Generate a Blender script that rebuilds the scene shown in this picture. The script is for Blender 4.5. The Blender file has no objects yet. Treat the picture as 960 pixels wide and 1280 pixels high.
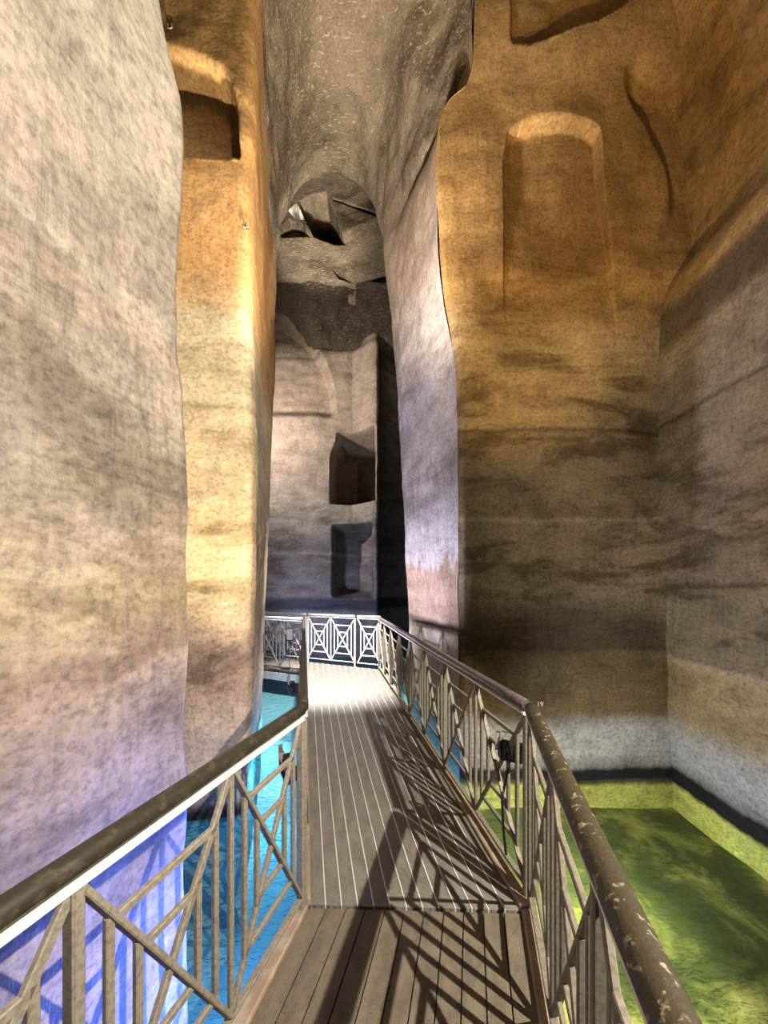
import bpy, math, random
import numpy as np
from mathutils import Vector

random.seed(7)
rng = np.random.RandomState(11)
C = bpy.context.scene.collection
F, HOR, EYE = 480.0, 732.0, 1.65          # focal length in pixels, horizon row, eye height

def P(px, py, Y):                          # a point of the place at distance Y
    return (Y*(px-480.0)/F, Y, EYE-(py-HOR)*Y/F)

# ---------------------------------------------------------------- camera
cam = bpy.data.cameras.new('camera'); co = bpy.data.objects.new('camera', cam); C.objects.link(co)
co.location = (0, 0, EYE); co.rotation_euler = (math.pi/2, 0, 0)
cam.sensor_fit = 'VERTICAL'; cam.sensor_height = 32.0; cam.lens = 32.0*F/1280.0
cam.shift_y = (HOR-640.0)/1280.0
cam.clip_start = 0.05; cam.clip_end = 200
bpy.context.scene.camera = co

# ---------------------------------------------------------------- numpy noise
def vnoise(p, seed=0):
    p = np.asarray(p, dtype=np.float64)
    i = np.floor(p).astype(np.int64); f = p-i; u = f*f*f*(f*(f*6-15)+10)
    def h(a, b, c):
        n = (a*374761393 + b*668265263 + c*2147483647 + seed*974711) & 0xffffffff
        n = ((n ^ (n >> 13))*1274126177) & 0xffffffff
        n = ((n ^ (n >> 15))*2246822519) & 0xffffffff
        n = n ^ (n >> 16)
        return (n & 0xffff)/32767.5-1
    r = 0
    for dx in (0, 1):
        for dy in (0, 1):
            for dz in (0, 1):
                w = (u[..., 0] if dx else 1-u[..., 0])*(u[..., 1] if dy else 1-u[..., 1])*(u[..., 2] if dz else 1-u[..., 2])
                r = r+w*h(i[..., 0]+dx, i[..., 1]+dy, i[..., 2]+dz)
    return r
def fbm(p, o=4, seed=0):
    r, a = 0, 1.0
    for k in range(o):
        r = r+a*vnoise(p*(2.03**k)+17.3*k, seed+k); a *= .5
    return r
def sstep(a, b, x):
    t = np.clip((x-a)/(b-a), 0, 1); return t*t*(3-2*t)

# ---------------------------------------------------------------- lofted rock
def pchip(x, y, xq):
    x = np.asarray(x, float); y = np.asarray(y, float)
    h = np.diff(x); d = np.diff(y, axis=0)/h.reshape((-1,)+(1,)*(y.ndim-1))
    m = np.zeros_like(y); m[0] = d[0]; m[-1] = d[-1]
    if len(x) > 2:
        hh = h.reshape((-1,)+(1,)*(y.ndim-1))
        w1 = 2*hh[1:]+hh[:-1]; w2 = hh[1:]+2*hh[:-1]
        with np.errstate(divide='ignore', invalid='ignore'):
            mm = (w1+w2)/(w1/d[:-1]+w2/d[1:])
        m[1:-1] = np.where(d[:-1]*d[1:] > 0, mm, 0)
    k = np.clip(np.searchsorted(x, xq)-1, 0, len(x)-2)
    sh = (-1,)+(1,)*(y.ndim-1)
    t = ((xq-x[k])/h[k]).reshape(sh); H = h[k].reshape(sh)
    return ((2*t**3-3*t**2+1)*y[k]+(t**3-2*t**2+t)*H*m[k]+(-2*t**3+3*t**2)*y[k+1]+(t**3-t**2)*H*m[k+1])

def prof(pairs):
    pairs = sorted(pairs); xs = [a for a, b in pairs]; ys = [b for a, b in pairs]
    return lambda q: float(pchip(xs, ys, np.array([min(max(q, xs[0]), xs[-1])]))[0])

def loft(name, secs, vpar, nu, nv, mat, amp=.02, deform=None, seed=0, freq=1.3, kind='structure'):
    S = np.array(secs, float)                              # sections x control points x 3
    L = np.linalg.norm(np.diff(S, axis=1), axis=2).mean(0); u = np.concatenate([[0], np.cumsum(L+1e-4)])
    Vq = np.linspace(vpar[0], vpar[-1], nv); Uq = np.linspace(0, u[-1], nu)
    # keep the control columns exactly so that edges stay crisp
    for c in u: Uq[np.argmin(abs(Uq-c))] = c
    A = pchip(u, S.transpose(1, 0, 2), Uq).transpose(1, 0, 2)
    G = pchip(vpar, A, Vq)                                  # nv x nu x 3
    if deform is not None: G = deform(G)
    du = np.gradient(G, axis=1); dv = np.gradient(G, axis=0)
    n = np.cross(du, dv); n /= np.linalg.norm(n, axis=2, keepdims=True)+1e-9
    G = G+n*(amp*fbm(G*freq, 4, seed)+amp*.25*fbm(G*np.array([6, 6, 3.]), 2, seed+9))[..., None]
    verts = G.reshape(-1, 3)
    ii = np.arange((nv-1)*(nu-1)); r = ii//(nu-1); c = ii % (nu-1); a = r*nu+c
    faces = np.stack([a, a+1, a+nu+1, a+nu], 1)
    me = bpy.data.meshes.new(name)
    me.vertices.add(len(verts)); me.vertices.foreach_set('co', verts.ravel())
    me.loops.add(len(faces)*4); me.loops.foreach_set('vertex_index', faces.ravel().astype(np.int32))
    me.polygons.add(len(faces)); me.polygons.foreach_set('loop_start', (np.arange(len(faces))*4).astype(np.int32))
    me.polygons.foreach_set('use_smooth', np.ones(len(faces), bool))
    me.update(calc_edges=True); me.validate()
    me.materials.append(mat)
    o = bpy.data.objects.new(name, me); C.objects.link(o)
    if kind: o['kind'] = kind
    return o

# ---------------------------------------------------------------- materials
class NT:
    def __init__(s, name):
        s.m = bpy.data.materials.new(name); s.m.use_nodes = True
        s.t = s.m.node_tree; s.t.nodes.clear()
        s.out = s.n('ShaderNodeOutputMaterial')
    def n(s, typ, ins=None, **kw):
        k = s.t.nodes.new(typ)
        for a, v in kw.items(): setattr(k, a, v)
        for a, v in (ins or {}).items():
            if isinstance(v, bpy.types.NodeSocket): s.t.links.new(v, k.inputs[a])
            else: k.inputs[a].default_value = v
        return k
    def math(s, op, a, b=0.0, c=0.0, clamp=False):
        return s.n('ShaderNodeMath', {0: a, 1: b, 2: c}, operation=op, use_clamp=clamp).outputs[0]
    def noise(s, vec, scale, detail=4, rough=.55, mp=None, dist=0.0):
        if mp: vec = s.n('ShaderNodeMapping', {'Vector': vec, 'Scale': mp}).outputs[0]
        return s.n('ShaderNodeTexNoise', {'Vector': vec, 'Scale': scale, 'Detail': detail, 'Roughness': rough, 'Distortion': dist}).outputs[0]
    def mr(s, v, a, b, c=0., d=1., smooth=True):
        return s.n('ShaderNodeMapRange', {0: v, 1: a, 2: b, 3: c, 4: d}, interpolation_type='SMOOTHSTEP' if smooth else 'LINEAR').outputs[0]
    def mix(s, f, a, b, bt='MIX'):
        k = s.t.nodes.new('ShaderNodeMix'); k.data_type = 'RGBA'; k.blend_type = bt; k.clamp_factor = True
        for i, v in ((0, f), (6, a), (7, b)):
            if isinstance(v, bpy.types.NodeSocket): s.t.links.new(v, k.inputs[i])
            else: k.inputs[i].default_value = v if i == 0 else (tuple(v)+(1,))[:4]
        return k.outputs[2]
    def ramp(s, v, stops, lin=True):
        k = s.n('ShaderNodeValToRGB', {0: v}); cr = k.color_ramp
        cr.interpolation = 'LINEAR'
        while len(cr.elements) > 1: cr.elements.remove(cr.elements[-1])
        for i, (p, c) in enumerate(stops):
            e = cr.elements[0] if i == 0 else cr.elements.new(p)
            e.position = p; e.color = tuple(c)+(1,)
        return k.outputs[0]

def rock(name, stops, stain=.5, stain_z=(0.8, 5.0), pick=.0, streak=.35, gloss=.75, warp=.12, bump=.35, mottling=.6, sc=1.0, drip=0.):
    t = NT(name)
    pos = t.n('ShaderNodeNewGeometry').outputs['Position']
    z = t.n('ShaderNodeSeparateXYZ', {0: pos}).outputs[2]
    low = t.noise(pos, .9, 3, mp=(1, 1, .5))
    zz = t.math('ADD', z, t.math('MULTIPLY', t.math('SUBTRACT', low, .5), warp*2))
    zz = t.math('ADD', zz, t.math('MULTIPLY', t.math('SUBTRACT', t.noise(pos, 9, 4, .6, mp=(1, 1, .5)), .5), .05))
    if drip:
        zz = t.math('ADD', zz, t.math('MULTIPLY', t.math('SUBTRACT', t.noise(pos, 1, 2, .5, mp=(5, 5, .05)), .5), t.math('MULTIPLY', t.mr(z, 1.45, 1.7), drip)))
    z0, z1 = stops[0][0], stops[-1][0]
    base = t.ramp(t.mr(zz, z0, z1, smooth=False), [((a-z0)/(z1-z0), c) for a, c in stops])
    # dark blotches that lie in the beds of the rock
    bl = t.mr(t.noise(pos, 1.1*sc, 7, .64, mp=(.8, .8, 2.2), dist=.5), .47, .62)
    win = t.math('MULTIPLY', t.mr(z, stain_z[0]-.3, stain_z[0]+.3), t.mr(z, stain_z[1]-.9, stain_z[1]+.9, 1, 0))
    col = t.mix(t.math('MULTIPLY', t.math('MULTIPLY', bl, win), stain), base, (.30, .25, .20), 'MULTIPLY')
    bl2 = t.noise(pos, 2.3*sc, 6, .65, mp=(.9, .9, 1.5))
    col = t.mix(mottling, col, t.ramp(bl2, [(.30, (.42, .38, .34)), (.5, (.95, .95, .95)), (.68, (1.35, 1.33, 1.3))]), 'MULTIPLY')
    fine = t.noise(pos, 26, 4, .7, mp=(1, 1, 1.3))
    col = t.mix(.7, col, t.ramp(fine, [(.30, (.40, .38, .36)), (.5, (1., 1, 1)), (.70, (1.4, 1.38, 1.35))]), 'MULTIPLY')
    st = t.noise(pos, 5, 7, .75, mp=(2.6, 2.6, .42), dist=.9)
    stm = t.mr(t.noise(pos, .8, 3, .5), .38, .62, .25, 1)
    col = t.mix(t.math('MULTIPLY', stm, streak), col, t.ramp(st, [(.32, (.40, .37, .35)), (.5, (1, 1, 1)), (.66, (1.35, 1.33, 1.3))]), 'MULTIPLY')
    beds = t.noise(pos, 1.0, 6, .72, mp=(.7, .7, 6), dist=1.1)
    bdm = t.mr(t.noise(pos, 1.1, 3, .5, mp=(1, 1, 2)), .42, .62, .05, .55)
    col = t.mix(bdm, col, t.ramp(beds, [(.33, (.45, .4, .36)), (.48, (1, 1, 1)), (.66, (1.25, 1.22, 1.18))]), 'MULTIPLY')
    hgt = t.math('ADD', t.math('MULTIPLY', st, .8), t.math('MULTIPLY', fine, .5))
    if pick:
        rot = t.n('ShaderNodeMapping', {'Vector': pos, 'Rotation': (.35, .5, .3), 'Scale': (5, 22, 28)}).outputs[0]
        pk = t.mr(t.noise(rot, 1.5, 2, .5), .57, .70)
        rot2 = t.n('ShaderNodeMapping', {'Vector': pos, 'Rotation': (-.4, -.45, .2), 'Scale': (5, 20, 26)}).outputs[0]
        pk2 = t.mr(t.noise(rot2, 1.7, 2, .5), .60, .72)
        pk = t.math('MAXIMUM', pk, pk2)
        col = t.mix(t.math('MULTIPLY', pk, pick), col, (.62, .52, .38))
        hgt = t.math('ADD', hgt, t.math('MULTIPLY', pk, 1.2))
    b = t.n('ShaderNodeBump', {'Strength': bump, 'Distance': .03, 'Height': hgt})
    bs = t.n('ShaderNodeBsdfPrincipled', {'Base Color': col, 'Roughness': gloss, 'Normal': b.outputs[0], 'Specular IOR Level': .25})
    t.t.links.new(bs.outputs[0], t.out.inputs[0])
    return t.m

LIME = (.50, .50, .16); BLK = (.012, .012, .016)
tide = [(-2.2, LIME), (-.53, (.55, .55, .2)), (-.505, BLK), (-.36, BLK), (-.33, (.20, .19, .20))]
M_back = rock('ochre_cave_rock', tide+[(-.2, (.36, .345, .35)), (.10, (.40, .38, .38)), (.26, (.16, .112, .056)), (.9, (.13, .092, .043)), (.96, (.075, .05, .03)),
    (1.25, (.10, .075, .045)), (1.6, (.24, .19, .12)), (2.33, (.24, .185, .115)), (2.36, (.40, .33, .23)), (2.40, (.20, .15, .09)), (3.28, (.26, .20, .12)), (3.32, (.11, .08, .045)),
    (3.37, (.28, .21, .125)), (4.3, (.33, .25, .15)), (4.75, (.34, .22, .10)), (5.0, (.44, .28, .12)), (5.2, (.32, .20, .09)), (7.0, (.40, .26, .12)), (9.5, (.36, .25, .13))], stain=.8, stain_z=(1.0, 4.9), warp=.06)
M_right = rock('grey_cave_rock', tide+[(-.2, (.34, .33, .36)), (.0, (.34, .33, .36)), (.3, (.26, .19, .11)), (.80, (.27, .20, .11)), (.85, (.40, .31, .2)), (.9, (.19, .15, .10)), (1.5, (.22, .18, .13)),
    (1.63, (.25, .2, .14)), (1.65, (.12, .1, .07)), (1.67, (.25, .2, .145)), (2.3, (.25, .2, .145)), (3.36, (.26, .21, .15)), (3.40, (.13, .10, .07)), (3.44, (.28, .23, .165)), (4.1, (.30, .245, .175)), (4.25, (.13, .10, .07)), (4.6, (.13, .095, .065)), (4.72, (.42, .29, .14)), (5.2, (.42, .29, .14)), (9, (.4, .27, .13))],  # orange light on the ledge is put into the topmost stops
    stain=.75, stain_z=(.8, 3.4), warp=.07)
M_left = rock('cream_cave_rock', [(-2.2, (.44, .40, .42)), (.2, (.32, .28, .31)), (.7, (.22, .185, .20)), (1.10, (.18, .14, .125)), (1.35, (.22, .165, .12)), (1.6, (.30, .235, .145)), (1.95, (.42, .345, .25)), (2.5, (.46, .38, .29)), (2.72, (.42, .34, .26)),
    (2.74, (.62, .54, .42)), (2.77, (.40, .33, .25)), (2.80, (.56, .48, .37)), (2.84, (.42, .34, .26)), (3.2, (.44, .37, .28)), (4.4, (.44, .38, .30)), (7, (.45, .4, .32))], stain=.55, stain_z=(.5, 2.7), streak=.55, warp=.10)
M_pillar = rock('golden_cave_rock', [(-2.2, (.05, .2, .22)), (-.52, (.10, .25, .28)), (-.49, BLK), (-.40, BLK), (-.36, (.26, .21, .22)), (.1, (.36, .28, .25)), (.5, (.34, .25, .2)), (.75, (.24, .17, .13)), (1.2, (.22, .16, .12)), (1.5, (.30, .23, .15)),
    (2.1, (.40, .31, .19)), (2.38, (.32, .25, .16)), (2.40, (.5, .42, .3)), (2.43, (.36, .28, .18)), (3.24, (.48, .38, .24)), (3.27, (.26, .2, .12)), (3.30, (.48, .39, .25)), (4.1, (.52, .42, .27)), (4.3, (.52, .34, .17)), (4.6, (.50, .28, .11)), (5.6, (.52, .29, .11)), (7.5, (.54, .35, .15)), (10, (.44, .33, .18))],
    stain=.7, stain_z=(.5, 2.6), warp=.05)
M_lav = rock('pale_corridor_rock', [(-2.2, LIME), (-.5, (.40, .38, .36)), (.9, (.48, .42, .37)), (1.10, (.46, .38, .33)), (1.12, (.15, .12, .11)), (1.19, (.16, .13, .12)), (1.22, (.42, .30, .23)), (1.92, (.38, .265, .20)), (1.96, (.48, .44, .44)), (2.3, (.46, .43, .44)), (5.0, (.44, .40, .40)), (6.2, (.34, .27, .21)), (10, (.26, .21, .16))],
    stain=.4, stain_z=(2.5, 5), streak=.6, warp=.10, drip=.8)
M_vault = rock('picked_vault_rock', [(4, (.30, .25, .20)), (7, (.26, .21, .155)), (10, (.25, .20, .13)), (14, (.25, .2, .14))], stain=.6, stain_z=(6, 12), pick=.75, streak=.15, bump=.7)
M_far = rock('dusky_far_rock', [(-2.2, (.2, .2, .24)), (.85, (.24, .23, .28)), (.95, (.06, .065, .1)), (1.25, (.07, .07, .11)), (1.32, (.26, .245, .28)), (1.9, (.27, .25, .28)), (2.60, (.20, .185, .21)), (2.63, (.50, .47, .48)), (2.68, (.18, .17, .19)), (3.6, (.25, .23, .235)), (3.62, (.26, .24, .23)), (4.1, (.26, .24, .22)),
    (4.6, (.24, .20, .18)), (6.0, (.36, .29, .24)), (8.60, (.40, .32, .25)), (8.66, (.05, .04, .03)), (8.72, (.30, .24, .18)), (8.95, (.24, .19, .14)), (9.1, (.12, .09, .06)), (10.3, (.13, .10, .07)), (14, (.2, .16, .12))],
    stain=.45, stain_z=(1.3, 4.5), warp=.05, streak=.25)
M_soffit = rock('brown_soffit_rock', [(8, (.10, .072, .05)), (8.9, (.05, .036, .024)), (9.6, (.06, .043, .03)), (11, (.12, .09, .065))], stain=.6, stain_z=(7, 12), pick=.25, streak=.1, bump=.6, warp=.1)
M_over = rock('amber_ceiling_rock', [(4, (.34, .25, .14)), (6, (.38, .25, .11)), (9, (.36, .24, .11)), (12, (.3, .22, .12))], stain=.4, stain_z=(5, 9), streak=.45, warp=.1)

def simple(name, col, rough=.5, metal=0., spec=.5, nz=None, bump=0., nscale=30, mp=(1, 1, 1), col2=None, th=(.45, .6)):
    t = NT(name)
    pos = t.n('ShaderNodeNewGeometry').outputs['Position']
    c = tuple(col)+(1,); ins = {'Roughness': rough, 'Metallic': metal, 'Specular IOR Level': spec}
    n = t.noise(pos, nscale, 5, .6, mp=mp)
    if col2: c = t.mix(t.mr(n, th[0], th[1]), col, col2)
    ins['Base Color'] = c
    if bump: ins['Normal'] = t.n('ShaderNodeBump', {'Strength': bump, 'Distance': .01, 'Height': n}).outputs[0]
    b = t.n('ShaderNodeBsdfPrincipled', ins); t.t.links.new(b.outputs[0], t.out.inputs[0])
    return t.m
M_bar = simple('dull_galvanised_steel', (.25, .22, .17), .6, .1, col2=(.18, .155, .12), nscale=60)
M_pale = simple('pale_galvanised_steel', (.80, .77, .76), .35, .1, col2=(.7, .67, .66), nscale=40)
M_hand = simple('worn_dark_handrail', (.045, .035, .018), .55, .0, col2=(.30, .26, .17), nscale=42, mp=(1, 1, 1), th=(.57, .68), bump=.4)
M_handl = simple('dark_brown_handrail', (.022, .019, .012), .45, .0, col2=(.05, .042, .028), nscale=30, th=(.5, .65))
M_handm = simple('greyish_handrail', (.20, .17, .17), .35, .5, col2=(.12, .1, .1), nscale=40)
M_strip = simple('lit_flat_bar', (.75, .73, .70), .35, .1)  # light catching the bar's edge is put into this near-white colour
M_black = simple('black_plastic', (.015, .015, .018), .4)
M_lens = simple('frosted_lamp_glass', (.72, .66, .56), .25)
M_cable = simple('grey_cable', (.10, .10, .11), .5)
M_kerb = simple('worn_wooden_kerb', (.26, .19, .13), .6, col2=(.34, .27, .2), nscale=12, bump=.2)
M_beam = simple('steel_side_beam', (.36, .34, .32), .5, .3, col2=(.26, .25, .24), nscale=15)
M_chalk = simple('white_paint', (.8, .76, .66), .6)
M_strut = simple('bright_metal_strip', (.85, .82, .78), .3, .3)

def plank_mat(name, c1, c2, ang, freq, rough):
    t = NT(name)
    g = t.n('ShaderNodeNewGeometry'); pos = g.outputs['Position']
    rot = t.n('ShaderNodeMapping', {'Vector': pos, 'Rotation': (0, 0, -ang)}).outputs[0]
    w = t.n('ShaderNodeTexWave', {'Vector': rot, 'Scale': freq, 'Distortion': .4, 'Detail': 1}, bands_direction='Y').outputs[1]
    nz = t.noise(rot, 5, 6, .65, mp=(3, 1, 1))
    col = t.mix(t.mr(nz, .35, .65), c1, c2)
    col = t.mix(.5, col, t.ramp(w, [(0, (.6, .6, .6)), (.6, (1, 1, 1))]), 'MULTIPLY')
    sp = t.mr(t.noise(pos, 45, 3, .7), .42, .6)
    col = t.mix(t.math('MULTIPLY', sp, .35), col, c2)
    b = t.n('ShaderNodeBump', {'Strength': .5, 'Distance': .006, 'Height': w})
    bs = t.n('ShaderNodeBsdfPrincipled', {'Base Color': col, 'Roughness': rough, 'Normal': b.outputs[0], 'Specular IOR Level': .4})
    t.t.links.new(bs.outputs[0], t.out.inputs[0]); return t.m
A_NEAR = math.atan2(.229, 1.0)
M_plank = plank_mat('brown_ribbed_planks', (.125, .10, .07), (.20, .165, .115), -A_NEAR, 60, .6)
M_ramp = plank_mat('grey_ribbed_gangway', (.14, .122, .10), (.22, .20, .17), math.atan2(.17, 1), 45, .36)

# water: clear, tinted, rippled
def water_mat():
    t = NT('clear_pool_water')
    pos = t.n('ShaderNodeNewGeometry').outputs['Position']
    x = t.n('ShaderNodeSeparateXYZ', {0: pos}).outputs[0]
    r1 = t.noise(pos, 7.0, 3, .6, mp=(1, 1.8, 1), dist=.7)
    bm = t.n('ShaderNodeBump', {'Strength': 1.0, 'Distance': .06, 'Height': r1}).outputs[0]
    side = t.mr(x, -.2, .9)
    tint = t.mix(side, (.55, .86, .95), (.90, .97, .86))
    tr = t.n('ShaderNodeBsdfTransparent', {'Color': tint})
    milk = t.n('ShaderNodeBsdfDiffuse', {'Color': (.16, .42, .50, 1), 'Normal': bm})
    m0 = t.n('ShaderNodeMixShader', {0: t.mr(x, -.4, .7, .30, .0), 1: tr.outputs[0], 2: milk.outputs[0]})
    gl = t.n('ShaderNodeBsdfGlossy', {'Color': (1, 1, 1, 1), 'Roughness': .04, 'Normal': bm})
    fr = t.n('ShaderNodeFresnel', {'IOR': 1.33, 'Normal': bm}).outputs[0]
    m1 = t.n('ShaderNodeMixShader', {0: t.math('MULTIPLY', fr, t.mr(x, -.4, .7, 1.0, .55)), 1: m0.outputs[0], 2: gl.outputs[0]})
    t.t.links.new(m1.outputs[0], t.out.inputs[0]); return t.m
M_water = water_mat()
def pool_mat():
    t = NT('pool_bed')
    pos = t.n('ShaderNodeNewGeometry').outputs['Position']
    x = t.n('ShaderNodeSeparateXYZ', {0: pos}).outputs[0]
    n1 = t.noise(pos, 1.3, 6, .65, dist=.4); n2 = t.noise(pos, 16, 4, .7)
    alg = t.ramp(n1, [(.40, (.085, .12, .045)), (.50, (.13, .17, .05)), (.58, (.40, .42, .12)), (.66, (.66, .64, .25))])
    alg = t.mix(.5, alg, t.ramp(n2, [(.3, (.5, .5, .45)), (.5, (1, 1, 1)), (.7, (1.2, 1.2, 1.1))]), 'MULTIPLY')
    pale = t.mix(t.mr(n1, .4, .65), (.38, .46, .46), (.55, .60, .56))
    col = t.mix(t.mr(t.math('ADD', x, t.math('MULTIPLY', n1, .5)), .75, 1.25), pale, alg)
    bs = t.n('ShaderNodeBsdfPrincipled', {'Base Color': col, 'Roughness': .8})
    t.t.links.new(bs.outputs[0], t.out.inputs[0]); return t.m
M_pool = pool_mat()

# ---------------------------------------------------------------- the cave
ZS = lambda y, Y: EYE-(y-HOR)*Y/F
# --- wall_left: the great smooth pier on the left
sil = prof([(-1600, 150), (-600, 150), (-250, 168), (-100, 180), (0, 197), (30, 202), (60, 209), (90, 218), (120, 224), (160, 226), (300, 222), (420, 220), (480, 225), (560, 228), (700, 229), (900, 230), (1600, 230)])
secs, zp = [], []
for y in [1800, 1400, 1280, 1000, 900, 700, 560, 480, 420, 300, 160, 120, 90, 60, 30, 0, -100, -250, -600, -1400]:
    x = (sil(y)-480)/480*1.75; z = ZS(y, 1.75)
    secs.append([(x-.24*3.6-.1, -1.85, z), (x-.24*1.75, 0, z), (x-.24*.5, 1.25, z), (x-.017, 1.70, z), (x, 1.755, z), (x-.02, 1.80, z), (x-.12, 1.86, z), (x-.8, 2.05, z), (x-2.6, 2.3, z)]); zp.append(z)
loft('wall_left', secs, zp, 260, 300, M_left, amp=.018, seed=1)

# --- wall_left_middle: second pier, front face, corner and the side along the gangway
c1 = prof([(-400, 326), (0, 317), (200, 312), (450, 311), (520, 314), (600, 316), (700, 315), (800, 313), (900, 308), (960, 303), (1022, 302), (1300, 301)])
c2 = prof([(-400, 345), (270, 345), (400, 343), (500, 341), (600, 337), (700, 333), (760, 330), (850, 327), (880, 326), (1000, 325)])
secs, zp = [], []
for z in [-2.2, -.5, 0, .5, 1.0, 1.6, 2.2, 2.8, 3.4, 4.2, 5, 6, 7, 8, 9.5, 12]:
    y1 = HOR+(EYE-z)*F/3.56; y2 = HOR+(EYE-z)*F/6.97
    xa = (c1(y1)-480)/480*3.56; xb = (c2(y2)-480)/480*6.97
    secs.append([(-4.6, 3.42, z), (-1.95, 3.50, z), (xa-.15, 3.53, z), (xa-.06, 3.55, z), (xa-.012, 3.60, z), (xa-.005, 3.68, z), (xa+(xb-xa)*.08, 3.90, z), (xa+(xb-xa)*.5, 5.3, z), (xb, 6.97, z), (xb-.05, 7.05, z), (xb-.5, 7.3, z), (-6, 8, z)]); zp.append(z)
def niche_left(G):
    X, Y, Z = G[..., 0], G[..., 1], G[..., 2]
    px = 480+X/Y*480; py = HOR+(EYE-Z)*480/Y
    top = np.interp(px, [200, 225, 240, 262, 280, 290, 296, 300], [52, 60, 64, 74, 84, 98, 125, 190])
    m = sstep(0, 16, py-top)*sstep(0, 2.5, 195-py)*sstep(0, 5, 299-px)*sstep(0, 1, 4.5-Y)
    G[..., 1] += .32*m
    return G
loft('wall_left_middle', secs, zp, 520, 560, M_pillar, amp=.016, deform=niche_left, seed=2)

# --- wall_back: front face of the right pier with its shallow arched niche
ce = prof([(-900, 610), (-100, 600), (0, 593), (85, 590), (105, 583), (125, 560), (150, 549), (200, 545), (260, 548), (330, 552), (400, 562), (450, 570), (480, 573), (600, 574), (800, 575), (985, 576), (1400, 577)])
cb = prof([(-900, 500), (100, 490), (200, 480), (290, 480), (330, 482), (400, 490), (480, 496), (560, 500), (640, 505), (700, 508), (775, 511), (900, 512), (1200, 513)])
ZL = [-2.2, -.5, 0, .6, 1.2, 2, 2.8, 3.4, 3.9, 4.2, 4.6, 5.0, 5.4, 5.8, 6.2, 6.5, 6.75, 6.95, 7.15, 7.4, 8, 9, 12]
corner, rear = {}, {}
for z in ZL:
    corner[z] = (ce(HOR+(EYE-z)*F/4.2)-480)/480*4.2
    rear[z] = (cb(HOR+(EYE-z)*F/6.24)-480)/480*6.24
secs = []
for z in ZL:
    x = corner[z]; q = .10*max(0., min(1., (7.0-z)/1.5))
    secs.append([(x, 4.2+q*.8, z), (x+.03+q*.3, 4.2+q*.25, z), (x+.12+q, 4.2, z), (1.5, 4.2, z), (2.4, 4.2, z), (3.0, 4.2, z), (3.9, 4.28, z)])
def niche_back(G):
    X, Y, Z = G[..., 0], G[..., 1], G[..., 2]
    px = 480+X/4.2*480; py = HOR+(EYE-Z)*480/4.2
    top = np.interp(px, [600, 630, 636, 650, 672, 700, 735, 750, 756, 800], [400, 190, 162, 150, 142, 144, 150, 158, 172, 400])
    rgt = np.interp(py, [100, 160, 240, 300, 400], [752, 752, 757, 763, 772])
    m = sstep(0, 7, py-top)*sstep(0, 4, px-629)*sstep(0, 3, rgt-px)
    d = .09*m*(1-sstep(200, 400, py))+.05*m*(1-sstep(330, 430, py))
    p2 = sstep(0, 6, px-634)*sstep(0, 10, 778-px)*sstep(0, 6, np.interp(px, [632, 640, 660, 700, 740, 775], [52, 61, 64, 58, 46, 26])-py)
    d = d+.20*p2
    p3 = sstep(0, 25, px-805+30*np.sin(py*.02))*sstep(60, 120, py)*(1-sstep(230, 300, py))     # the hollow beside the right jamb
    d = d+.14*p3
    lean = sstep(120, 20, py)*.25                                                              # the brow leans out
    gap = sstep(0, 1, X-corner_x(Z)-.02)
    G[..., 1] += d*gap-lean*gap*0.6+.045*fbm(G*np.array([.9, .9, .6]), 3, 5)
    return G
czs = sorted(corner); corner_x = lambda Z: np.interp(Z, czs, [corner[z] for z in czs])
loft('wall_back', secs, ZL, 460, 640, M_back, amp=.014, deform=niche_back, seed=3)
# the flank of the right pier along the gangway
secs = []
for z in ZL:
    x, r = corner[z], rear[z]; q = .10*max(0., min(1., (7.0-z)/1.5))
    secs.append([(x, 4.2+q*.8, z), (x-.012, 4.3+q, z), (x+(r-x)*.30, 4.85, z), (x+(r-x)*.65, 5.5, z), (r, 6.24, z), (r+.03, 6.34, z), (r+.3, 6.6, z), (3.5, 7.6, z)])
loft('wall_right_middle', secs, ZL, 260, 480, M_lav, amp=.02, seed=4)

# --- wall_right: lower leaf with its rounded ledge, and the amber upper wall that bends into the ceiling
secs, zp = [], []
for z, x in [(-2.2, 3.17), (-.5, 3.15), (.5, 3.11), (1.5, 3.08), (2.5, 3.06), (3.4, 3.045), (4.1, 3.05), (4.6, 3.08), (4.85, 3.12), (5.05, 3.20), (5.2, 3.36), (5.28, 3.6), (5.3, 4.3)]:
    secs.append([(x, 4.5, z), (x, 3.6, z), (x+.02, 2.6, z), (x+.10, 1.6, z), (x+.9, .4, z), (x+3.2, -1.0, z)]); zp.append(z)
zp = list(np.cumsum([0]+[max(.12, np.linalg.norm(np.array(secs[i+1][0])-np.array(secs[i][0]))) for i in range(len(secs)-1)]))
loft('wall_right', secs, zp, 260, 360, M_right, amp=.02, seed=6)
secs, zp = [], []
for z, x in [(4.6, 3.44), (5.2, 3.43), (5.8, 3.45), (6.5, 3.42), (7.1, 3.30), (7.6, 3.12), (8.1, 2.86), (8.6, 2.45), (9.0, 1.9), (9.3, 1.0), (9.4, -.6), (9.4, -4.5)]:
    secs.append([(x, 4.6, z), (x, 4.0, z), (x+.12, 3.3, z), (x+.3, 2.2, z), (x+.7, 1.0, z), (x+2.2, -.2, z+.2), (x+4.6, -1.2, z+.4)]); zp.append(z)
zp = list(np.cumsum([0]+[max(.12, np.linalg.norm(np.array(secs[i+1][1])-np.array(secs[i][1]))) for i in range(len(secs)-1)]))
loft('ceiling', secs, zp, 200, 320, M_over, amp=.035, seed=7)

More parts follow.
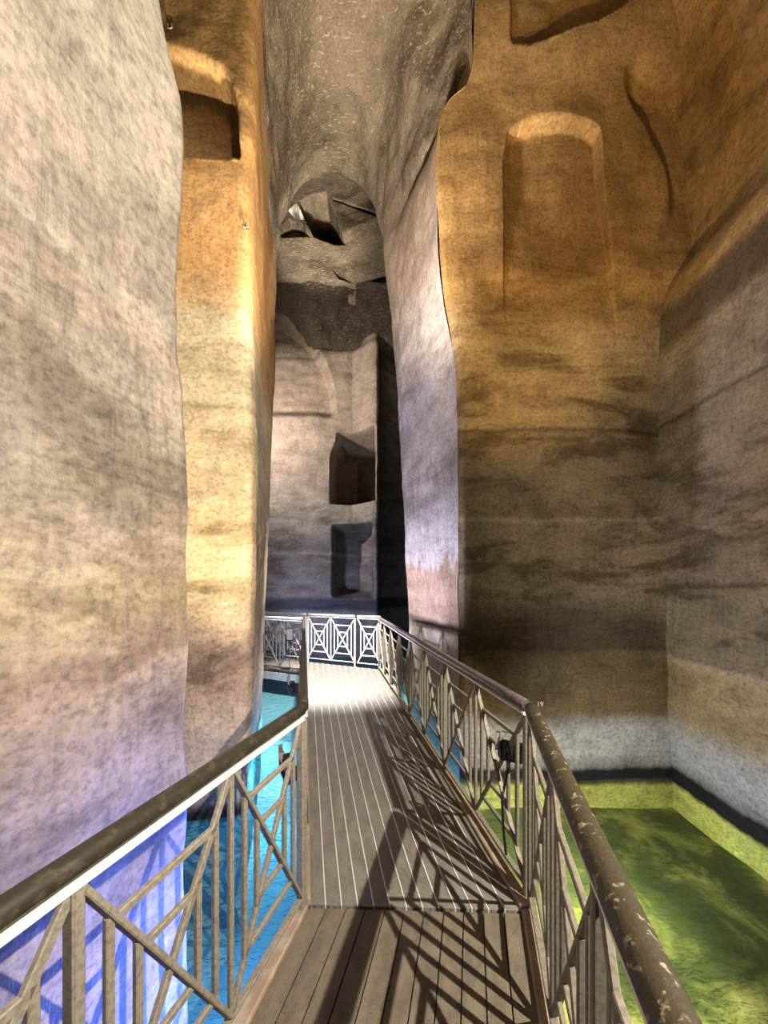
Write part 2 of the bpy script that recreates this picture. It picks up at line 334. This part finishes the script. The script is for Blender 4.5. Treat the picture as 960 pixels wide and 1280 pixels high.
# --- ceiling_vault over the gangway
secs, vp = [], []
for Y, l, r, cz, sp, yr in [(3.68, -1.27, 1.0, 9.9, 7.0, 4.22), (4.0, -1.34, .99, 9.5, 7.0, 4.30), (4.5, -1.45, .80, 9.25, 6.7, 4.6), (5.0, -1.55, .50, 9.15, 6.5, 5.0), (5.6, -1.67, .28, 9.0, 6.6, 5.6), (6.2, -1.80, .12, 9.05, 6.9, 6.2), (6.75, -1.93, .0, 9.1, 7.2, 6.75), (7.0, -1.98, .06, 9.3, 7.3, 7.0), (7.1, -2.0, .1, 10.2, 7.6, 7.1)]:
    c = (l+r)/2; w = (r-l)/2; pts = [(l-.26, Y+max(0, .5*(4.6-Y)), sp-2.2), (l-.18, Y+max(0, .5*(4.6-Y)), sp-.4)]
    for a in np.linspace(165, 15, 11):
        ca, sa = math.cos(math.radians(a)), math.sin(math.radians(a)); k = (165-a)/150.
        pts.append((c+(w+.02)*abs(ca)**.8*math.copysign(1, ca), Y+(yr-Y)*k+.12*sa, sp+(cz-sp)*sa**.85))
    pts += [(r+.14, yr+.05, sp-.1), (r+.35, yr+.12, sp-.9)]
    secs.append(pts); vp.append(Y)
def rough_vault(G):
    G[..., 2] += .10*fbm(G*.8, 3, 21); G[..., 0] += .05*fbm(G*1.1, 3, 22); return G
loft('ceiling_vault', secs, vp, 300, 220, M_vault, amp=.04, deform=rough_vault, seed=8, freq=2.2)

# --- the chamber at the far end
YF = 11.5; sF = YF/F
fx = lambda px: (px-480)*sF
fz = lambda py: EYE-(py-HOR)*sF
secs = []; zl = [-2.2, 0, 2, 4, 6, 8, 8.65, 9.0, 9.6, 12]
for z in zl:
    secs.append([(-7.5, YF-.2, z), (-4.2, YF-.1, z), (fx(438), YF, z), (fx(440), YF+.0, z), (fx(444), YF-.05, z), (fx(471), YF-.55, z), (fx(473), YF-.50, z), (fx(475), YF+.6, z), (fx(520), YF+1.6, z), (4.5, YF+1.8, z)])
def far_arch(G):
    X, Y, Z = G[..., 0], G[..., 1], G[..., 2]
    px = 480+X/sF; py = HOR+(EYE-Z)/sF
    e = np.sqrt(((px-326)/96)**2+(np.minimum(py-522, 0)/136)**2)
    m = sstep(0, 1, (1.0-e)/.11)*(1-sstep(505, 524, py))
    G[..., 1] += .5*m
    n = sstep(0, 4, px-(412+8*(1-sstep(545, 575, py))))*sstep(0, 3, 471-px)*sstep(0, 14, py-540)*sstep(0, 3, 631-py)     # dark niche over its ledge
    n2 = sstep(0, 5, px-414)*sstep(0, 4, 468-px)*sstep(0, 5, py-655)*(1-sstep(738, 748, py))
    G[..., 1] += 1.9*n+.9*n2
    G[..., 1] += .05*fbm(G*np.array([.7, .7, 1.5]), 3, 31)
    return G
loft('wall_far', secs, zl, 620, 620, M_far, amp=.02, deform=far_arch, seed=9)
# lintel and broken dome above it
YD = 9.3; sD = YD/F
secs = []; vq = []
for y, dy, k in [(352, .35, 0), (351, .12, 0), (346, .0, 0), (335, -.02, 0), (292, .05, 0), (286, .12, 0), (270, .5, 1), (235, .9, 1), (200, 1.1, 1), (120, 1.2, 1)]:
    Y = YD+dy; zz = EYE-(y-HOR)*Y/F
    dr = .35 if y >= 335 else .0                            # the beam dips to the right
    row = []
    for px, oy in [(250, .2), (335, .0), (395, .0), (412, -.02), (440, -.12), (470, -.35), (500, -.6), (540, -.8), (640, -1)]:
        row.append(((px-480)/F*Y, Y+oy, zz-(max(0, px-335)/80.)*dr*.35))
    secs.append(row); vq.append(len(vq)*1.0)
def broken(G):
    X, Y, Z = G[..., 0], G[..., 1], G[..., 2]
    px = 480+X/Y*480; py = HOR+(EYE-Z)*480/Y
    def poly(pts, soft):
        d = np.full(px.shape, 1e9)
        for i in range(len(pts)):
            (x0, y0), (x1, y1) = pts[i], pts[(i+1) % len(pts)]
            l = math.hypot(x1-x0, y1-y0); d = np.minimum(d, ((x1-x0)*(py-y0)-(y1-y0)*(px-x0))/l)
        return sstep(0, soft, d)
    G[..., 1] += 1.5*poly([(374, 252), (390, 243), (408, 240), (418, 262), (426, 285), (433, 306), (418, 306), (392, 296), (380, 272)], 4)*(1-.6*sstep(255, 310, py))
    G[..., 1] += .8*poly([(415, 336), (424, 337), (446, 352), (442, 355), (424, 349)], 3)
    G[..., 1] += .45*poly([(350, 272), (370, 254), (386, 280), (391, 292), (372, 275)], 4)
    G[..., 1] += .28*poly([(346, 285), (362, 273), (380, 280), (389, 297), (344, 297)], 4)
    G[..., 1] += .35*poly([(416, 247), (480, 268), (480, 274), (416, 250)], 2)
    return G
loft('ceiling_far', secs, vq, 420, 420, M_vault, amp=.018, deform=broken, seed=12, freq=2)

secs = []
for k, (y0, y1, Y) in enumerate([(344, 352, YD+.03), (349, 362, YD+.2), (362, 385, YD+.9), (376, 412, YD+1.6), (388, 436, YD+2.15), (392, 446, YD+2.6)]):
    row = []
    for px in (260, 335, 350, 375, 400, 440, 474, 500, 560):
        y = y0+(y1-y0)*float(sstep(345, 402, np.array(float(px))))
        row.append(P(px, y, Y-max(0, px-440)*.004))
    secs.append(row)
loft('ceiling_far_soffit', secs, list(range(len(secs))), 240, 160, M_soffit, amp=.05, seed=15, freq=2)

# --- pool bed and water
n = 90
gx = np.linspace(-9, 8, n); gy = np.linspace(-4, 14, n)
secs = [[(x, y, float(-1.5+.72*sstep(.1, .8, np.array(x)))) for x in gx] for y in gy]
loft('floor', secs, list(gy), 200, 160, M_pool, amp=.012, seed=14)
me = bpy.data.meshes.new('water_surface')
me.from_pydata([(-9, -4, -.5), (8, -4, -.5), (8, 14, -.5), (-9, 14, -.5)], [], [(0, 1, 2, 3)]); me.materials.append(M_water)
wo = bpy.data.objects.new('water_surface', me); C.objects.link(wo); wo['kind'] = 'structure'

# ---------------------------------------------------------------- mesh helpers for the built things
class MB:
    def __init__(s): s.v = []; s.f = []
    def box(s, p0, p1, w, d, up=None):                      # a square bar from p0 to p1: w across 'up', d along it
        p0, p1 = Vector(p0), Vector(p1); a = (p1-p0).normalized()
        up = Vector(up) if up else Vector((0, 0, 1))
        if abs(a.dot(up)) > .98: up = Vector((1, 0, 0))
        s1 = a.cross(up).normalized(); s2 = s1.cross(a).normalized()
        c = .18*min(w, d); ring = []
        for (i, j) in ((-1, -1), (1, -1), (1, 1), (-1, 1)):
            for (k, l) in (((1, 0), (0, 1)) if i*j < 0 else ((0, 1), (1, 0))):
                ring.append(s1*(i*(w/2-c*k))+s2*(j*(d/2-c*l)))
        b = len(s.v); m = len(ring)
        for p in (p0, p1): s.v += [p+r for r in ring]
        for i in range(m): s.f.append((b+i, b+(i+1) % m, b+m+(i+1) % m, b+m+i))
        s.f.append(tuple(b+i for i in range(m))[::-1]); s.f.append(tuple(b+m+i for i in range(m))); return s
    def tube(s, pts, r, n=12):
        pts = [Vector(p) for p in pts]; b0 = len(s.v); up = Vector((0, 0, 1))
        for k, p in enumerate(pts):
            a = (pts[min(k+1, len(pts)-1)]-pts[max(k-1, 0)]).normalized()
            if abs(a.dot(up)) > .95: up = Vector((1, 0, 0))
            s1 = a.cross(up).normalized(); s2 = s1.cross(a)
            for i in range(n):
                t = 2*math.pi*i/n; s.v.append(p+s1*(r*math.cos(t))+s2*(r*math.sin(t)))
        for k in range(len(pts)-1):
            for i in range(n):
                a = b0+k*n; s.f.append((a+i, a+(i+1) % n, a+n+(i+1) % n, a+n+i))
        e = b0+(len(pts)-1)*n
        s.f.append(tuple(b0+i for i in range(n))[::-1]); s.f.append(tuple(e+i for i in range(n))); return s
    def quadprism(s, q, z0, z1):                            # q: plan polygon
        b = len(s.v); m = len(q)
        s.v += [Vector((x, y, z0)) for x, y in q]+[Vector((x, y, z1)) for x, y in q]
        for i in range(m): s.f.append((b+i, b+(i+1) % m, b+m+(i+1) % m, b+m+i))
        s.f.append(tuple(b+i for i in range(m))[::-1]); s.f.append(tuple(b+m+i for i in range(m))); return s
    def build(s, name, mat, parent=None, smooth=False):
        me = bpy.data.meshes.new(name); me.from_pydata([tuple(v) for v in s.v], [], s.f); me.update()
        if smooth:
            for p in me.polygons: p.use_smooth = len(p.vertices) == 4
        me.materials.append(mat); o = bpy.data.objects.new(name, me); C.objects.link(o)
        if parent is not None:
            o.parent = parent; o.matrix_parent_inverse = parent.matrix_world.inverted()
        return o
def thing(name, label, cat, loc, group=None):
    o = bpy.data.objects.new(name, None); C.objects.link(o); o.location = loc
    o.empty_display_size = .1; o['label'] = label; o['category'] = cat
    if group: o['group'] = group
    bpy.context.view_layer.update(); return o

# ---------------------------------------------------------------- decks
def lerp(a, b, t): return (a[0]+(b[0]-a[0])*t, a[1]+(b[1]-a[1])*t)
def deck(name, label, L0, L1, R0, R1, nb, gap, mat, group=None, strips=False, kerb=.05, legs=()):
    t = thing(name, label, 'walkway', ((L0[0]+R0[0])/2, (L0[1]+R0[1])/2, -.04))
    m = MB(); st = MB()
    for i in range(nb):
        a, b = i/nb, (i+1)/nb; g = gap/2/nb
        m.quadprism([lerp(L0, R0, a+g), lerp(L0, R0, b-g), lerp(L1, R1, b-g), lerp(L1, R1, a+g)], -.04, 0.0)
        if strips and i:
            st.quadprism([lerp(L0, R0, a-g*.8), lerp(L0, R0, a+g*.8), lerp(L1, R1, a+g*.8), lerp(L1, R1, a-g*.8)], -.035, .003)
    m.build('planks', mat, t)
    MB().quadprism([L0, R0, R1, L1], -.065, -.041).build('gap_light_stop', M_black, t)  # added black sheet: stops pool light leaking up, keeps the plank gaps dark
    if strips: st.build('metal_strips', M_strut, t)
    for nm, A, B in (('edge_beam', L0, L1), ('edge_beam', R0, R1)):
        MB().box((A[0], A[1], -.13), (B[0], B[1], -.13), .05, .16).build(nm, M_beam, t)
        if kerb:
            s = -1 if A is L0 else 1
            MB().box((A[0]+s*.03, A[1], .005), (B[0]+s*.03, B[1], .005), .07, .035).build('kerb', M_kerb, t)
    for k in range(5):
        f = (k+.5)/5; a, b = lerp(L0, L1, f), lerp(R0, R1, f)
        MB().box((a[0], a[1], -.09), (b[0], b[1], -.09), .05, .08).build('cross_beam', M_beam, t)
    for f in legs:
        for (A, B) in ((L0, L1), (R0, R1)):
            p = lerp(A, B, f); fl = -.8 if p[0] > .5 else -1.5
            MB().tube([(p[0], p[1], -.12), (p[0], p[1], fl)], .045, 14).build('support_leg', M_beam, t, True)
    return t
NL = lambda Y: (-.392-.229*(1.965-Y), Y)
NR = lambda Y: (.700-.229*(1.93-Y), Y)
deck('boardwalk', 'brown ribbed plank boardwalk in the foreground between the two near railings', NL(-1.6), NL(1.965), NR(-1.6), NR(1.93), 11, .06, M_plank, legs=(.45, .97))
RL0, RL1, RR0, RR1 = (-.385, 1.985), (-1.46, 7.25), (.700, 1.95), (-.06, 7.55)
deck('gangway', 'long straight gangway with bright metal strips running to the far chamber', RL0, (-1.683, 8.33), RR0, (-.06, 7.545), 13, .09, M_ramp, strips=True, legs=(.25, .62, .95))
# the crossing walkway: rear line and front line
u = Vector((-.90, .436)).normalized(); nrm = Vector((-u.y, u.x)); nrm = nrm if nrm.y < 0 else -nrm
B0 = Vector((-.06, 7.56))
def W(s, o): p = B0+u*s+nrm*o; return (p.x, p.y)
FW0 = Vector(RL1)
f0 = (FW0-B0).dot(nrm); s0 = (FW0-B0).dot(u)
deck('walkway', 'pale walkway crossing behind the gangway and turning left behind the pier', W(s0+.02, f0), W(5.2, f0), W(1.82, 0), W(5.2, 0), 8, .05, M_ramp, kerb=0, legs=(.5, .9))

# ---------------------------------------------------------------- railings
TOP, LOW = .965, .085
def railing(name, label, p0, p1, n, group, bar=M_bar, hand=M_handl, hr=.032, posts=None, strip=M_strip, bw=.024, handz=1.022):
    p0, p1 = Vector((p0[0], p0[1], 0)), Vector((p1[0], p1[1], 0))
    d = (p1-p0)/n; a = d.normalized(); nv = Vector((-a.y, a.x, 0))
    t = thing(name, label, 'railing', (p0.x, p0.y, 0), group)
    at = lambda k, z: p0+d*k+Vector((0, 0, z))
    pts = [at(n*i/24., handz) for i in range(25)]
    MB().tube(pts, hr, 16).build('handrail', hand, t, True)
    MB().box(at(0, TOP+.012), at(n, TOP+.012), .045, .014).build('top_bar', strip, t)
    MB().box(at(0, LOW-.012), at(n, LOW-.012), .03, .016).build('bottom_bar', bar, t)
    for k in (posts if posts is not None else range(0, n+1, 2)):
        po = MB().box(at(k, -.16)-nv*.0, at(k, TOP+.005), .038, .030, up=a).build('post', bar, t)
        MB().box(at(k, -.10)-nv*.03, at(k, -.10)+nv*.03, .07, .09).build('clamp', M_black, po)
    bd = .018
    for k in range(n):
        lo, hi = LOW, TOP
        e = .03
        x = MB()
        x.box(at(k+e*.5, hi), at(k+1-e*.5, lo), bd, bw*1.1, up=nv.cross(Vector((0, 0, 1)))+Vector((0, 0, 1)))
        x.box(at(k+e*.5, lo)+nv*.004, at(k+1-e*.5, hi)+nv*.004, bd, bw*1.1, up=nv.cross(Vector((0, 0, 1)))+Vector((0, 0, 1)))
        pn = x.build('lattice_panel', bar, t)
        H = hi-lo
        for s in (0, .15, .30, .70, .85):
            if s == 0 and (k == 0 or (posts is None and k % 2 == 0)): continue
            q = s if s < .5 else 1-s
            MB().box(at(k+s, lo+H*q), at(k+s, hi-H*q), bd, bw, up=a).build('upright_bar', bar, pn)
        for q in (1/6., 1/3.):
            MB().box(at(k+q, hi-H*q), at(k+1-q, hi-H*q), bd, bw).build('cross_bar', bar, pn)
            MB().box(at(k+q, lo+H*q), at(k+1-q, lo+H*q), bd, bw).build('cross_bar', bar, pn)
    return t
# near left: apexes at Y = 1.94, 1.404, .87, .33
lx = lambda Y: -.42-.262*(1.94-Y)
railing('railing', 'railing with dark brown handrail in front of the blue-lit left wall', (lx(1.94), 1.94), (lx(-.74), -.74), 5, 'walkway railings', hand=M_handl, posts=(0, 2, 4), hr=.030)
rx = lambda Y: .76-.237*(2.0-Y)
railing('railing', 'railing with flaking speckled handrail above the green shallow pool', (rx(1.95), 1.95), (rx(-.73), -.73), 5, 'walkway railings', hand=M_hand, posts=(0, 2, 4), hr=.035)
railing('railing', 'long railing on the right of the gangway, passing the pale right pier', (.752, 2.02), (-.10, 7.50), 8, 'walkway railings', hand=M_handm, hr=.028)
railing('railing', 'long railing on the left of the gangway, seen nearly end-on', (-.418, 1.985), (-1.52, 7.27), 8, 'walkway railings', hand=M_handl, hr=.028)
a0, a1 = W(.03, -.05), W(.56, -.05)
railing('railing', 'short pale railing with one lattice bay closing the gangway end', a0, a1, 1, 'walkway railings', bar=M_pale, hand=M_pale, hr=.022)
railing('railing', 'pale railing two lattice bays wide straight behind the gangway end', W(.62, -.05), W(1.80, -.05), 2, 'walkway railings', bar=M_pale, hand=M_pale, hr=.022)
railing('railing', 'pale railing at the back of the crossing walkway, continuing behind the left pier', W(1.86, -.05), W(4.86, -.05), 5, 'walkway railings', bar=M_pale, hand=M_pale, hr=.022)
railing('railing', 'darker railing along the front edge of the crossing walkway beside the left pier', W(s0+.06, f0+.03), W(s0+2.9, f0+.03), 5, 'walkway railings', bar=M_handm, hand=M_pale, hr=.022)  # backlit look of these bars is put into their darker colour

# ---------------------------------------------------------------- lamps and boxes hung on the railings
def floodlight(label, loc, rz, s=1.0):
    t = thing('floodlight', label, 'floodlight', (0, 0, 0), None)
    MB().box((-.03*s, 0, 0), (.03*s, 0, 0), .20*s, .15*s).build('housing', M_black, t)
    for k in range(5):
        MB().box((-.05*s, -.08*s+.04*k*s, 0), (-.03*s, -.08*s+.04*k*s, 0), .008*s, .13*s).build('cooling_fin', M_black, t)
    MB().box((.03*s, 0, 0), (.036*s, 0, 0), .18*s, .13*s).build('lens', M_lens, t)
    b = MB(); b.box((0, -.115*s, -.01), (0, -.115*s, .13*s), .03*s, .006); b.box((0, .115*s, -.01), (0, .115*s, .13*s), .03*s, .006); b.box((0, -.118*s, .13*s), (0, .118*s, .13*s), .03*s, .006)
    b.build('bracket', M_beam, t)
    MB().tube([(-.04*s, 0, -.04), (-.08*s, .01, -.12), (-.05*s, .03, -.25), (0, .02, -.4), (.02, .0, -.52)], .007, 8).build('cable', M_cable, t, True)
    t.location = loc; t.rotation_euler = (0, .35, rz)
    return t
floodlight('black floodlight hung outside the left gangway railing, nearer one', (-.66, 2.62, .40), math.radians(195))
floodlight('black floodlight hung outside the left gangway railing, farther one', (-1.14, 4.75, .38), math.radians(192))
floodlight('dark floodlight with cable beside the bend of the right railing', (.735, 2.20, .70), math.radians(60), .75)
t = thing('junction_box', 'small dark box on the far railing beside the left pier', 'junction box', (0, 0, 0))
jp = W(s0+.35, f0+.05)
MB().box((jp[0], jp[1], .60), (jp[0], jp[1], .84), .13, .09, up=(0, 1, 0)).build('casing', M_black, t)
MB().box((jp[0], jp[1]-.05, .62), (jp[0], jp[1]-.05, .82), .11, .008, up=(0, 1, 0)).build('cover', M_cable, t)
MB().tube([(jp[0], jp[1], .60), (jp[0]+.02, jp[1], .45), (jp[0]-.03, jp[1], .25), (jp[0], jp[1], .05)], .008, 8).build('cable', M_cable, t, True)
# wall anchors on the golden pier
for (px, py, Y, lab) in ((307, 283, 3.55, 'small metal wall anchor on the golden pier, halfway up its corner'), (213, 35, 3.50, 'small metal wall anchor above the hollow at the top of the golden pier')):
    p = Vector(P(px, py, Y)); t = thing('wall_anchor', lab, 'wall anchor', p)
    pts = [p+Vector((.022*math.cos(a), -.012, .022*math.sin(a))) for a in np.linspace(0, 2*math.pi, 17)]
    MB().tube(pts, .006, 8).build('ring', M_beam, t, True)
    MB().box(p+Vector((0, -.02, 0)), p+Vector((0, .12, 0)), .012, .012).build('pin', M_black, t)
# number painted on the back wall
cu = bpy.data.curves.new('wall_number', 'FONT'); cu.body = '19'; cu.size = .075; cu.extrude = .002; cu.align_x = 'CENTER'
tx = bpy.data.objects.new('tmp', cu); C.objects.link(tx); tx.rotation_euler = (math.pi/2, 0, 0); tx.location = P(675, 883, 4.12)
bpy.context.view_layer.update()
me = bpy.data.meshes.new_from_object(tx.evaluated_get(bpy.context.evaluated_depsgraph_get())); mw = tx.matrix_world.copy()
bpy.data.objects.remove(tx); me.materials.clear(); me.materials.append(M_chalk)
o = bpy.data.objects.new('wall_number', me); o.matrix_world = mw; C.objects.link(o)
o['label'] = 'tiny white number painted on the back wall just above the railing bend'; o['category'] = 'painted number'

# ---------------------------------------------------------------- light
def spot(name, loc, tgt, power, col, cone, blend=.5, size=.05):
    l = bpy.data.lights.new(name, 'SPOT'); l.energy = power; l.color = col; l.spot_size = math.radians(cone); l.spot_blend = blend; l.shadow_soft_size = size
    o = bpy.data.objects.new(name, l); C.objects.link(o); o.location = loc
    o.rotation_euler = (Vector(tgt)-Vector(loc)).to_track_quat('-Z', 'Y').to_euler(); return o
def point(name, loc, power, col, size=.1):
    l = bpy.data.lights.new(name, 'POINT'); l.energy = power; l.color = col; l.shadow_soft_size = size
    o = bpy.data.objects.new(name, l); C.objects.link(o); o.location = loc; return o
spot('key_lamp', (2.74, -.60, 4.2), (.05, 2.0, 0), 2500, (1, .90, .76), 50, .40, .03)
spot('left_wall_lamp', (2.3, -2.4, 4.2), (-1.2, 1.4, 3.3), 2300, (1, .92, .81), 58, .6, .2)
spot('far_low_fill', (-2.6, 8.9, .5), (-1.2, 11.5, 1.5), 170, (.80, .80, 1), 110, .9, .1)  # unseen fill added to brighten the lower far wall
spot('pier_lamp', (-.80, 2.10, .30), (-1.75, 3.5, 4.4), 1100, (1, .86, .60), 90, .9, .06)
spot('amber_lamp', (1.0, 1.6, 1.2), (1.55, 4.2, 6.2), 820, (1, .64, .23), 62, .9, .08)
spot('right_wall_lamp', (.2, .2, 2.0), (3.1, 3.0, 2.7), 400, (1, .87, .68), 84, .9, .1)
spot('vault_lamp', (-.4, 3.3, 2.6), (-.3, 4.7, 9), 1600, (1, .86, .66), 80, .9, .1)
spot('gangway_lamp', (-.9, 5.9, 4.9), (-.85, 7.0, 0), 7000, (1, .95, .92), 50, .8, .12)
spot('flank_lamp', (-1.3, 4.7, .6), (.5, 5.3, 3.0), 950, (.80, .78, 1), 100, .8, .1)
spot('far_lamp', (-4.9, 8.6, 5.6), (-2.2, 11.5, 6.0), 1500, (1, .87, .75), 110, .9, .1)
spot('far_dome_fill', (-.7, 3.0, 2.0), (-1.7, 9.8, 11.2), 9000, (1, .88, .80), 17, .9, .1)  # unseen fill hung over the gangway, aimed through the arch to brighten the dome
point('dome_patch_fill', P(368, 266, YD+.62), 10, (.92, .95, 1), .05)  # added fill with no opening behind it, whitens a patch of dome rock
point('blue_pool_lamp', (-.80, 2.75, -.9), 46, (.12, .45, 1.0), .1)
point('blue_pool_lamp', (-1.5, 4.8, -.75), 80, (.18, .62, 1.0), .1)
point('blue_pool_lamp', (-1.9, 7.0, -.9), 60, (.18, .68, 1.0), .1)
spot('blue_wash_lamp', (-.47, 1.85, -.35), (-1.0, 1.2, .3), 135, (.10, .22, 1.0), 130, .9, .08)
spot('blue_wash_lamp', (-.47, 2.25, -.1), (-1.0, 1.4, 1.25), 380, (.14, .24, 1.0), 110, 1.0, .08)
spot('green_pool_lamp', (.60, 2.3, -.10), (2.6, 3.2, -.78), 80, (1.0, .96, .48), 150, .5, .1)
spot('green_pool_lamp', (.95, 2.6, -.56), (2.8, 4.1, -.60), 150, (1.0, .97, .45), 110, 1.0, .08)
spot('violet_lamp', (1.1, 2.4, .1), (2.9, 3.6, .05), 110, (.62, .60, 1.0), 115, .9, .1)

w = bpy.data.worlds.new('cave_air'); bpy.context.scene.world = w; w.use_nodes = True
w.node_tree.nodes['Background'].inputs[0].default_value = (.9, .8, .68, 1); w.node_tree.nodes['Background'].inputs[1].default_value = .03
bpy.context.scene.cycles.diffuse_bounces = 1
vs = bpy.context.scene.view_settings
vs.view_transform = 'Standard'; vs.look = 'None'; vs.gamma = 1; vs.exposure = 0; vs.use_curve_mapping = False
